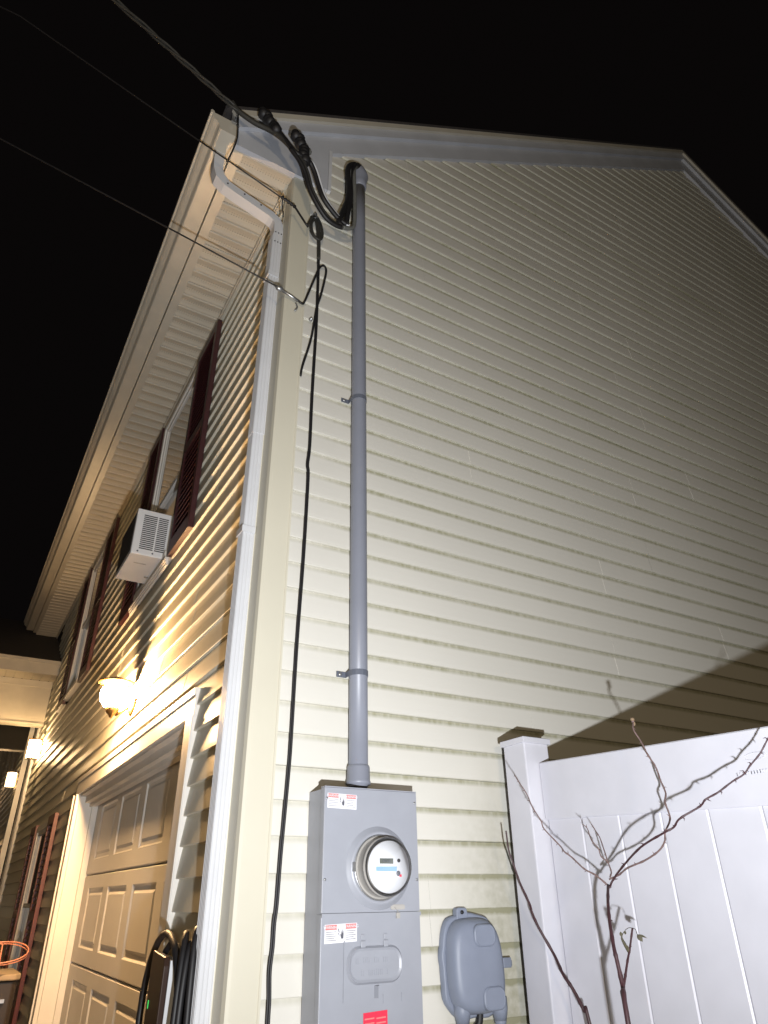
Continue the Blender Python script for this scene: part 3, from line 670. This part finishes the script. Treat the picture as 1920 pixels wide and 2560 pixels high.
# ================================================================ OVERHEAD CABLES
P = {'stem': [(0.717, -0.9, 1.268), (0.765, -0.855, 1.334), (0.774, -0.84, 1.393), (0.78, -0.83, 1.424), (0.81, -0.8, 1.479), (0.846, -0.77, 1.525), (0.908, -0.722, 1.572)], 'side': [(0.764, -0.855, 1.33), (0.783, -0.85, 1.355), (0.808, -0.845, 1.392), (0.829, -0.84, 1.418), (0.853, -0.84, 1.466)], 'right': [(0.909, -0.725, 1.565), (0.923, -0.73, 1.585), (0.918, -0.78, 1.619), (0.865, -0.907, 1.664), (0.858, -1.0, 1.694), (0.869, -1.03, 1.707), (0.863, -1.06, 1.726), (0.891, -1.11, 1.753), (0.888, -1.135, 1.768), (0.912, -1.16, 1.784), (0.928, -1.2, 1.808), (0.94, -1.23, 1.823), (0.945, -1.25, 1.842), (0.953, -1.28, 1.867), (0.959, -1.305, 1.896), (0.96, -1.34, 1.932)], 'second': [(0.919, -0.72, 1.588), (0.931, -0.75, 1.599), (0.918, -0.8, 1.616), (0.917, -0.87, 1.633), (0.912, -0.93, 1.655), (0.908, -0.96, 1.678), (0.891, -0.98, 1.698), (0.937, -0.97, 1.737), (0.954, -0.95, 1.783), (0.978, -0.94, 1.81), (0.991, -0.92, 1.85), (1.005, -0.9, 1.894), (1.004, -0.88, 1.933), (1.011, -0.86, 1.974), (1.009, -0.84, 2.016), (1.025, -0.83, 2.044)], 'left': [(0.908, -0.722, 1.572), (0.895, -0.69, 1.6), (0.881, -0.66, 1.618), (0.875, -0.62, 1.651), (0.864, -0.6, 1.669), (0.868, -0.58, 1.687), (0.846, -0.54, 1.738), (0.844, -0.53, 1.765), (0.831, -0.51, 1.809), (0.831, -0.49, 1.85), (0.819, -0.47, 1.89), (0.816, -0.453, 1.916)], 'mid': [(0.93, -0.715, 1.595), (0.954, -0.7, 1.61), (0.967, -0.68, 1.639), (0.981, -0.66, 1.668), (1.001, -0.63, 1.71), (1.007, -0.61, 1.733), (1.002, -0.6, 1.754)], 'mid2': [(0.967, -0.68, 1.639), (0.953, -0.67, 1.652), (0.954, -0.66, 1.677), (0.95, -0.64, 1.703), (0.961, -0.62, 1.736), (0.951, -0.61, 1.752)], 'cane': [(1.014, -0.46, 1.198), (1.017, -0.44, 1.228), (1.012, -0.41, 1.28), (1.003, -0.38, 1.32), (1.025, -0.325, 1.369), (0.999, -0.29, 1.449), (0.992, -0.27, 1.496), (0.993, -0.26, 1.523), (0.98, -0.235, 1.588), (0.974, -0.225, 1.627), (0.966, -0.22, 1.661), (0.958, -0.215, 1.696), (0.959, -0.21, 1.742), (0.958, -0.21, 1.76)], 'leaf': [(0.805, -0.84, 1.447), (0.813, -0.84, 1.429), (0.822, -0.84, 1.411), (0.819, -0.845, 1.463), (0.873, -0.835, 1.451), (0.899, -0.83, 1.448)], 'drop': [(-1.143, 0.0, 5.965), (-0.967, 0.0, 5.83)], 'bundle1': [(-0.451, -0.13, 5.381), (-0.411, -0.13, 5.334), (-0.318, -0.14, 5.289), (-0.233, -0.16, 5.259), (-0.169, -0.18, 5.212), (-0.104, -0.2, 5.131), (-0.042, -0.2, 5.058), (-0.006, -0.19, 5.005), (0.037, -0.17, 4.911), (0.096, -0.15, 4.845), (0.16, -0.13, 4.805), (0.219, -0.12, 4.799), (0.255, -0.12, 4.806)], 'bundle2': [(-0.204, -0.17, 5.278), (-0.156, -0.19, 5.209), (-0.089, -0.21, 5.103), (-0.01, -0.2, 5.109), (0.037, -0.18, 5.075), (0.079, -0.16, 4.995), (0.116, -0.15, 4.924), (0.181, -0.13, 4.885), (0.235, -0.12, 4.858), (0.278, -0.12, 4.845)], 'up1': [(0.255, -0.12, 4.806), (0.23, -0.12, 4.838), (0.257, -0.11, 4.95), (0.291, -0.1, 5.088), (0.299, -0.1, 5.217), (0.287, -0.1, 5.336), (0.296, -0.1, 5.408), (0.337, -0.09, 5.471), (0.369, -0.08, 5.479)], 'up2': [(0.278, -0.12, 4.845), (0.283, -0.12, 4.931), (0.305, -0.11, 5.085), (0.322, -0.11, 5.23), (0.321, -0.11, 5.367), (0.338, -0.1, 5.449), (0.383, -0.08, 5.499)], 'neutral': [(0.365, -0.12, 4.77), (0.365, -0.12, 4.77), (0.43, 0.0, 4.94)], 'white': [(0.252, -0.125, 4.798), (0.303, -0.12, 4.829), (0.327, -0.12, 4.885), (0.328, -0.12, 5.089), (0.323, -0.12, 5.264), (0.327, -0.11, 5.39), (0.357, -0.09, 5.476)], 'sp1': [(-0.28, -0.15, 5.408), (-0.25, -0.155, 5.361), (-0.215, -0.165, 5.303), (-0.189, -0.18, 5.249)], 'sp2': [(-0.095, -0.2, 5.28), (-0.069, -0.2, 5.238), (-0.042, -0.2, 5.179), (-0.033, -0.2, 5.108), (-0.023, -0.195, 5.071)], 'ground': [(-0.406, -0.11, 5.363), (-0.396, -0.11, 5.258), (-0.385, -0.09, 5.137), (-0.407, -0.07, 4.993), (-0.414, -0.06, 4.968)], 'c2far': [(-1.758, 0.0, 5.493)], 'c2': [(-1.572, 0.255, 5.8), (-0.104, -0.1, 4.836), (-0.073, -0.1, 4.83), (-0.033, -0.1, 4.818), (0.01, -0.1, 4.764), (0.051, -0.1, 4.709)], 'c3': [(-1.467, 0.425, 5.0), (-0.016, -0.06, 4.196)], 'c1': [(-1.13, -0.117, 5.75)], 'coil': [(0.071, -0.05, 4.778), (0.092, -0.05, 4.858), (0.12, -0.05, 4.88), (0.147, -0.05, 4.827), (0.158, -0.05, 4.75), (0.14, -0.05, 4.706), (0.102, -0.05, 4.731), (0.089, -0.05, 4.806), (0.109, -0.05, 4.859), (0.125, -0.05, 4.829), (0.14, -0.05, 4.706), (0.146, -0.05, 4.556)]}
SC = empty('service_drop', (-.42, -.12, 5.38), 'thick twisted service cable sagging from the roof corner to the conduit hood', 'power cable')
c = MB(); base = smooth([P['bundle1'][1], (-1.12,-.12,5.73), (-2.4,-.13,6.35), (-6,-.2,7.7), (-14,-.4,9.6)], 12)
for ph in (0, 2.1, 4.2):
    c.tube([(p.x, p.y+.011*math.cos(ph+i*.9), p.z+.011*math.sin(ph+i*.9)) for i, p in enumerate(base)], .007, 6)
c.build('drop_conductor', 'cable_d', SC)
for nm, r, m in (('bundle1',.0145,'cable_d'),('bundle2',.0135,'black'),('up1',.017,'black'),('up2',.014,'black'),('white',.0115,'cable_g')):
    c = MB(); c.tube(smooth(P[nm], 6), r, 10); c.build('conductor', m, SC)
c = MB(); c.tube(smooth([(p[0]-.015,p[1]-.01,p[2]-.018) for p in P['bundle1'][5:]], 6), .0125, 10); c.build('conductor', 'black', SC)
c = MB(); c.tube(smooth([(p[0]+.020,p[1]+.004,p[2]+.004) for p in P['bundle2'][2:]], 6), .011, 10); c.build('conductor', 'white', SC)
for nm in ('sp1', 'sp2'):
    c = MB(); pts = smooth(P[nm], 5); m_ = len(pts)
    for j, p in enumerate(pts): 
        if j % 2 == 0: c.ball(p+Vector((.006*math.sin(j*2.1), 0, .006*math.cos(j*1.7))), .034 if j not in (0, m_-1) else .024, 5, (1, 1, .8))
    c.tube(pts, .022, 10); c.build('splice_connector', 'black', SC)
    c = MB(); q = pts[m_//2]; c.ball((q[0]+.030, q[1]+.004, q[2]+.008), .022, 6); c.build('splice_cap', 'cable_g', SC)
c = MB(); c.tube([(-.40,-.064,5.36),(-.405,-.10,5.37),(-.411,-.13,5.345)], .006, 8); c.box(-.425,-.385,-.0655,-.0625,5.325,5.40); c.build('anchor_bracket', 'steel', SC)
c = MB(); c.tube(smooth(P['ground'], 6), .0042, 6); c.build('tie_wire', 'black', SC)

C2 = empty('overhead_wire', (0, -.1, 4.8), 'thin black wire crossing under the gutter end to a coiled loop on the gable', 'wire', 'communication wires')
c = MB(); c.tube([P['c2'][1], (-.53,.02,5.14), P['c2'][0], (-5,1.2,7.1), (-14,3.2,10)], .0042, 6); c.build('span_wire', 'black', C2)
c = MB(); c.tube(smooth(P['c2'][1:]+[P['coil'][0]], 5), .0055, 8); c.build('lead_wire', 'black', C2)
c = MB()
for k in range(2): c.tube(smooth([(p[0]+.006*k,p[1]-.008*k,p[2]-.004*k) for p in P['coil']], 6), .0052, 8)
c.build('slack_coil', 'cable_d', C2)
c = MB(); 
for k in range(5): c.ball((-.10+.018*k,-.1+.001*k,4.842-.005*k), .0105, 5)
c.tube([(-.06,-.02,4.80),(-.09,-.07,4.83),(-.10,-.10,4.845)], .0035, 6); c.build('wire_clamp', 'black', C2)
c = MB(); c.tube(smooth([(.115,-.016,4.93),(.118,-.05,4.915),(.118,-.06,4.885),(.112,-.052,4.865)],5), .005, 8); c.build('hook', 'steel', C2)

C3 = empty('overhead_wire', (0, -.04, 4.2), 'thin lower wire passing in front of the downspout to a clamp on the corner post', 'wire', 'communication wires')
c = MB(); c.tube([(-.062,-.055,4.222), (-.55,.115,4.50), P['c3'][0], (-5,1.6,6.6), (-14,4.4,10.5)], .0042, 6); c.build('span_wire', 'black', C3)
c = MB(); c.ball((-.055,-.05,4.222), .014, 6, (1.6,1,1)); c.tube([(-.05,-.05,4.22),(.02,-.045,4.207),(.05,-.04,4.20)], .0075, 8); c.tube(smooth([(.045,-.03,4.19),(.052,-.035,4.160),(.04,-.03,4.135)],4), .004, 6); c.build('wire_clamp', 'steel', C3)
c = MB(); c.tube(smooth([(.05,-.04,4.205),(.075,-.04,4.195),(.093,-.030,4.233),(.137,-.030,4.411),(.160,-.030,4.501),(.178,-.032,4.540),(.197,-.032,4.543),(.205,-.032,4.50),(.183,-.030,4.331),(.163,-.022,4.216),(.141,-.026,4.000),(.103,-.026,3.800),(.098,-.023,3.74)],6), .0058, 8); c.build('drip_loop', 'black', C3)
c = MB(); c.lathe([(0,0),(.010,0),(.010,.006),(.004,.020),(0,.020)], (.135,-.016,4.13), (0,-1,0), 8); c.build('eye_screw', 'steel', C3)

CX = MB(); cp = [(.146,-.05,4.62)]+[(a,-.0235,b) for a, b in ((.162,4.50),(.164,4.32),(.166,4.1),(.164,3.878),(.162,3.635),(.163,3.354),(.157,3.247),(.163,3.174),(.160,2.8),(.151,2.43),(.148,2.133),(.146,1.982),(.138,1.80),(.132,1.673),(.128,1.534),(.123,1.48),(.122,1.415),(.117,1.351),(.121,1.277),(.121,1.219),(.123,.9),(.12,.2))]
sp = smooth(cp, 5)
CX.tube([(p.x-.0030, p.y, p.z) for p in sp], .0044, 8); CX.tube([(p.x+.0040, p.y-.0015, p.z+.001) for p in sp], .0044, 8)
tag(CX.build('drop_cable', 'black'), 'long black twin cable running down the gable siding beside the corner post', 'cable')

# ================================================================ UTILITY BOX
U = empty('utility_box', (.9, -.03, 1.33), 'rounded blue grey plastic utility box between the meter cabinet and the fence', 'utility box')
def blob(s, y, dz=0, lob=0):
    out = []
    n = 56
    for i in range(n):
        a = 2*math.pi*i/n; ca, sa = math.cos(a), math.sin(a)
        e = 3.5; r = 1/((abs(ca)/.122)**e+(abs(sa)/.152)**e)**(1/e)
        x = r*ca*s; z = r*sa*s*1.0
        x += -.05*z*1.2 if 0 else 0
        # upper end narrower, body leaning a little
        x *= 1-.07*max(0, z/.158); x += .10*(-z)*.35
        if lob: 
            x *= 1+.035*lob*max(0, math.sin(7*a)); z *= 1+.02*lob*math.sin(9*a)
        out.append((.888+x, y, 1.335+z+dz))
    return out
def loft(mb, rings, cap=True):
    n = len(rings[0]); vs = [p for r in rings for p in r]
    mb.add(vs, [(i*n+k, i*n+(k+1) % n, (i+1)*n+(k+1) % n, (i+1)*n+k) for i in range(len(rings)-1) for k in range(n)], True)
    if cap: mb.add(rings[-1], [tuple(range(n))])
c = MB(); loft(c, [blob(1.04,-.0165,0,1), blob(1.04,-.036,0,1), blob(1.0,-.042,0,1)]); c.build('back_plate', 'util', U)
c = MB(); loft(c, [blob(.95,-.0425), blob(.94,-.062), blob(.90,-.080), blob(.83,-.092), blob(.72,-.098), blob(.5,-.1015), blob(.25,-.1025)]); cv = c.build('cover', 'util', U)
c = MB()
for ux, uz in ((.905,1.425),(.930,1.238)):
    R3 = [rrect(ux-.048*s_, ux+.048*s_, uz-.036*s_, uz+.036*s_, .028*s_) for s_ in (1.0, .97, .88, .80)]
    n = len(R3[0]); vs = [(x, yy, z) for R4, yy in zip(R3, (-.088,-.1045,-.1085,-.1075)) for x, z in R4]
    c.add(vs, [(i*n+k,i*n+(k+1)%n,(i+1)*n+(k+1)%n,(i+1)*n+k) for i in range(3) for k in range(n)]+[tuple(range(3*n,4*n))], False)
c.split('boss', 'util', cv)
c = MB(); c.prism([(.828,1.472),(.882,1.472),(.876,1.508),(.866,1.512),(.836,1.512),(.830,1.506)], 1, -.045, -.018); c.build('mounting_tab', 'util', U, bevel=.003)
c = MB(); c.lathe([(0,0),(.007,0),(.006,.005),(0,.005)], (.852,-.0455,1.497), (0,-1,0), 8); c.build('screw', 'black', U)
for ux in (.822, .985):
    c = MB(); c.tube([(ux,-.052,1.235),(ux+.002,-.052,1.20),(ux+.004,-.050,1.168)], [.030,.029,.022], 14); c.ball((ux+.004,-.050,1.166), .022, 6); c.build('foot_lobe', 'util', U)
c = MB(); c.box(1.022,1.060,-.052,-.020,1.318,1.350); c.box(1.058,1.068,-.046,-.024,1.322,1.342); c.build('side_clip', 'util', U, bevel=.003)
c = MB(); c.tube(smooth([(.905,-.048,1.215),(.900,-.046,1.17),(.885,-.040,1.12),(.878,-.036,.9),(.88,-.034,.12)],5), .012, 8); c.build('feed_cable', 'black', U)

# ================================================================ FENCE
F = empty('privacy_fence', (1.11, -.19, .1), 'white vinyl privacy fence starting at the post beside the gable wall', 'fence')
fx0, fx1 = 1.050, 1.177
for y0, y1, dz in ((-.257, -.130, 0), (-2.72, -2.593, -.10)):
    c = MB(); c.box(fx0, fx1, y0, y1, .1, 2.085+dz); po = c.build('post', 'fence', F, bevel=.005)
    k = MB(); a, b, e = .009, .009, 2.080+dz
    k.box(fx0-a, fx1+a, y0-b, y1+b, e, e+.022)
    mxx, myy = (fx0+fx1)/2, (y0+y1)/2
    k.add([(fx0-a,y0-b,e+.0221),(fx1+a,y0-b,e+.0221),(fx1+a,y1+b,e+.0221),(fx0-a,y1+b,e+.0221),(mxx,myy,e+.042)], [(0,1,4),(1,2,4),(2,3,4),(3,0,4)]); k.build('post_cap', 'fence', F, bevel=.002)
sl = lambda y: .042*(y+.225)
def railm(z0, z1, ya, yb):
    c = MB(); vs = []
    sec = [(1.115+.003,z0),(1.115,z0+.004),(1.115,z1-.004),(1.118,z1),(1.157,z1),(1.160,z1-.004),(1.160,z0+.004),(1.157,z0)]
    n = len(sec)
    for y in (ya, yb): vs += [(x, y, z+sl(y)) for x, z in sec]
    c.add(vs, [(i,(i+1)%n,n+(i+1)%n,n+i) for i in range(n)]+[tuple(range(n))[::-1], tuple(range(n,2*n))]); return c.build('rail', 'fence', F)
tr = railm(1.800, 2.008, -.262, -2.59); railm(.20, .34, -.262, -2.59)
y = -.262; k = 0
while y > -2.58:
    ye = max(-2.585, (-.437 if k == 0 else y-.1748))
    c = MB(); X0 = 1.1255; gv = .006
    sec = [(X0+.0035,y-.0006),(X0,y-gv),(X0,ye+gv),(X0+.0035,ye+.0006),(X0+.024,ye+.0006),(X0+.024,y-.0006)]; n = 6; vs = []
    for top in (0, 1): vs += [(a, b, (.30 if not top else 1.806)+sl(b)) for a, b in sec]
    c.add(vs, [(i,(i+1)%n,n+(i+1)%n,n+i) for i in range(n)]+[tuple(range(n))[::-1], tuple(range(n,2*n))]); c.build('plank', 'fence', F)
    y = ye; k += 1
    if k > 30: break
c = MB(); rnd = random.Random(9)
yy = -1.095
while yy > -1.195: 
    c.box(1.1138,1.1149,yy-.0020,yy,1.846,1.856+rnd.uniform(-.001,.002)); c.box(1.1138,1.1149,yy-.006,yy,1.846 if rnd.random()<.5 else 1.853,1.848 if 0 else 1.855); yy -= .0092
pts = [(1.1148, -1.165+.035*math.cos(a/12*math.pi*2)*1.0, 1.893+.010*math.sin(a/12*math.pi*2)-.0) for a in range(12)]
c.tube(pts, .0012, 4, closed=True); c.build('embossed_mark', 'fence', tr)

# ================================================================ ROSE CANES
def cane(mb, pts, r0, r1, n=5, jit=.0, seed=1):
    sp = smooth(pts, n); m = len(sp); rnd = random.Random(seed)
    rr = [r0+(r1-r0)*i/(m-1) for i in range(m)]
    for i in range(2, m-1, 5): rr[i] *= 1.22
    mb.tube(sp, rr, 8)
    return sp, rr
def thorns(mb, sp, rr, every, size, seed=1):
    rnd = random.Random(seed); 
    for i in range(1, len(sp)-1, every):
        t = (sp[i+1]-sp[i-1]).normalized(); a = rnd.uniform(-1, 1); side = (t.cross(_f)*(1 if rnd.random()<.65 else -1)+_f*.35*a).normalized()
        L_ = size*rnd.uniform(.6, 1.25); tip = sp[i]+side*(rr[i]+L_)+t*L_*.45*(1 if rnd.random()<.5 else -1)
        mb.tube([sp[i]-t*.002, sp[i]+side*(rr[i]+L_*.4)+t*L_*.1, tip], [L_*.26, L_*.15, .0002], 5)
RB = empty('rose_bush', (.70, -.93, .1), 'forked maroon rose cane with thorny twigs spreading before the white fence', 'rose bush', None)
c = MB(); sp, rr = cane(c, [(.66,-1.0,.1),(.69,-.95,.7)]+P['stem'], .0072, .0042, 5); thorns(c, sp[30:], rr[30:], 14, .007); stem = c.build('stem', 'cane', RB)
for nm, r0, r1, m_, ev, sz, sd in (('right',.0031,.0019,'cane',6,.010,2),('second',.0025,.0026,'twig',7,.007,3),('left',.0026,.0016,'twig',5,.007,4),('mid',.0024,.0012,'twig',5,.006,5),('mid2',.0022,.0012,'twig',5,.006,6),('side',.0036,.0026,'cane',6,.005,7)):
    c = MB(); sp, rr = cane(c, P[nm], r0, r1, 6); thorns(c, sp, rr, ev, sz, sd)
    if nm == 'second':
        c.tube([sp[-1], sp[-1]+Vector((.0,0,.010))], [.0048,.0042], 8)
    c.build('branch', m_, RB)
c = MB(); q = P['second'][-1]; c.ball((q[0]-.001,q[1],q[2]+.010), .0068, 6, (1.1,1,.9)); c.ball((q[0]+.003,q[1],q[2]-.004), .0050, 6, (1,1,1.5)); c.build('pruned_tip', 'bud', RB)
lv = P['leaf']
c = MB(); c.tube(smooth([lv[2],lv[1],lv[0],lv[3]],4), [.0026,.003,.0036,.004,.0044,.004,.0034,.003,.002,.0014,.001,.0008,.0006], 6); 
c.tube(smooth([(lv[3][0],lv[3][1],lv[3][2]),(.838,-.84,1.467),(.853,-.84,1.466),(.866,-.838,1.462),lv[4]],4), .0009, 5); c.build('leaf_stalk', 'leafy', RB)
def leaf(c, p, L_, ang, w_=.35):
    d = Vector((math.cos(ang)*.8, -.2, math.sin(ang))); d.normalize(); s_ = d.cross(_f).normalized(); nn_ = d.cross(s_)
    p = Vector(p); vs = []
    for i in range(6):
        t = i/5; ww = L_*w_*math.sin(math.pi*min(1,t*.95+.05)); cv_ = nn_*(.35*L_*(t-.5)**2); vs += [p+d*L_*t+s_*ww+cv_, p+d*L_*t+cv_*1.6, p+d*L_*t-s_*ww+cv_]
    c.add(vs, [(i*3+k, i*3+k+1, (i+1)*3+k+1, (i+1)*3+k) for i in range(5) for k in (0,1)])
c = MB(); leaf(c, lv[4], .022, -.9, .32); leaf(c, lv[4], .030, -.25, .10); leaf(c, (lv[3][0]-.003,lv[3][1],lv[3][2]-.002), .010, -2.0, .4); leaf(c, lv[0], .014, 2.0, .3); leaf(c, lv[2], .018, 1.9, .22); c.build('shrivelled_leaf', 'leafy', RB)
RC = empty('rose_cane', (1.03, -.60, .1), 'single smooth maroon rose cane leaning to the left across the fence post', 'rose cane', None)
c = MB(); sp, rr = cane(c, [(1.05,-.62,.1),(1.03,-.52,.75)]+P['cane'], .0060, .0026, 5); thorns(c, sp[8:], rr[8:], 13, .0035, 8); c.build('stem', 'cane', RC)

# ================================================================ CAR CHARGER AND ITS CABLE
E_ = empty('car_charger', (-.05, .37, 1.1), 'dark slim electric car charger with a green light on the wall strip beside the garage', 'car charger')
def wedge(c, x0, x1, ya, yb, z0, z1, t=.012):
    c.prism([(ya,z0),(yb,z0),(yb+t,z1),(ya+t,z1)], 0, x0, x1)
c = MB(); c.prism([(.285,1.02),(.43,1.02),(.432,1.36),(.422,1.398),(.275,1.385),(.268,1.36)], 0, -.132, -.112); c.build('front_panel', 'charger', E_, bevel=.004)
c = MB(); c.prism([(.284,1.06),(.300,1.03),(.43,1.03),(.425,1.385),(.268,1.375)], 0, -.1115, -.086); c.build('silver_band', 'white', E_)
c = MB(); c.box(-.0855,-.0165,.295,.445,1.05,1.37); c.build('housing', 'blacks', E_, bevel=.006)
c = MB(); c.box(-.1332,-.1322,.403,.4055,1.235,1.258); c.build('status_light', 'led', E_)
K = MB()
def loop(cx_, cy, cz, ay, az, r, tw=0., lean=0., n=28):
    pts = []
    for i in range(n):
        a = 2*math.pi*i/n; yy = ay*math.cos(a); zz = az*math.sin(a)
        pts.append((cx_+tw*math.cos(a)+lean*zz, cy+yy, cz+zz))
    K.tube(pts, r, 10, closed=True)
loop(-.100,.395,1.190,.225,.258,.0115,.0,.00)
loop(-.090,.350,1.185,.140,.235,.0105,-.012,.02)
loop(-.085,.235,1.205,.085,.246,.0105,.030,.02)
loop(-.070,.195,1.190,.055,.235,.0105,.034,.0)
loop(-.058,.175,1.215,.060,.250,.0105,.026,-.02)
loop(-.045,.190,1.195,.045,.232,.0105,.024,.03)
loop(-.085,.205,1.180,.050,.222,.0105,.02,.0)
loop(-.040,.165,1.200,.040,.245,.0105,.018,.0)
tag(K.build('charging_cable', 'black'), 'coiled black charging cable hung in loops around the car charger', 'cable')
c = MB(); c.box(-.075,-.0165,.19,.235,1.33,1.40); c.box(-.085,-.0755,.185,.24,1.32,1.415); tag(c.build('cable_hook', 'blacks', bevel=.004), 'small black wall hook holding the loops of charging cable', 'hook')

# ================================================================ BIN AND RING BY THE GROUND FLOOR WINDOW
T_ = empty('storage_bin', (-.40, 3.7, .104), 'dark bin with a tan lid standing by the far ground floor window', 'bin')
c = MB(); c.prism([(-.60,3.52),(-.215,3.52),(-.19,3.55),(-.19,4.0),(-.60,4.0)], 2, .104, 1.098); c.build('bin_body', 'bin', T_, bevel=.01)
c = MB(); c.prism([(-.62,3.50),(-.21,3.50),(-.175,3.54),(-.175,4.02),(-.62,4.02)], 2, 1.099, 1.135); c.build('bin_lid', 'lid', T_, bevel=.008)
c = MB(); c.box(-.30,-.25,3.500,3.5190,.98,1.0); c.build('handle', 'steel', T_)
K = MB(); pts = []
for i in range(40):
    a = 2*math.pi*i/40; pts.append((-.32+.165*math.cos(a), 3.60+.16*math.sin(a), 1.255+.052*math.sin(a)+.01*math.cos(a)))
K.tube(pts, .0048, 8, closed=True); K.tube([(p[0]-.002, p[1]+.004, p[2]-.011-.006*math.cos(i*.157)) for i, p in enumerate(pts)], .0034, 8, closed=True)
K.tube([(-.42,3.70,1.136),(-.43,3.71,1.24)], .005, 6); K.tube([(-.30,3.75,1.136),(-.31,3.755,1.295)], .005, 6)
tag(K.build('wire_hoop', 'orange'), 'thin orange hoop standing on top of the tan bin lid', 'hoop')
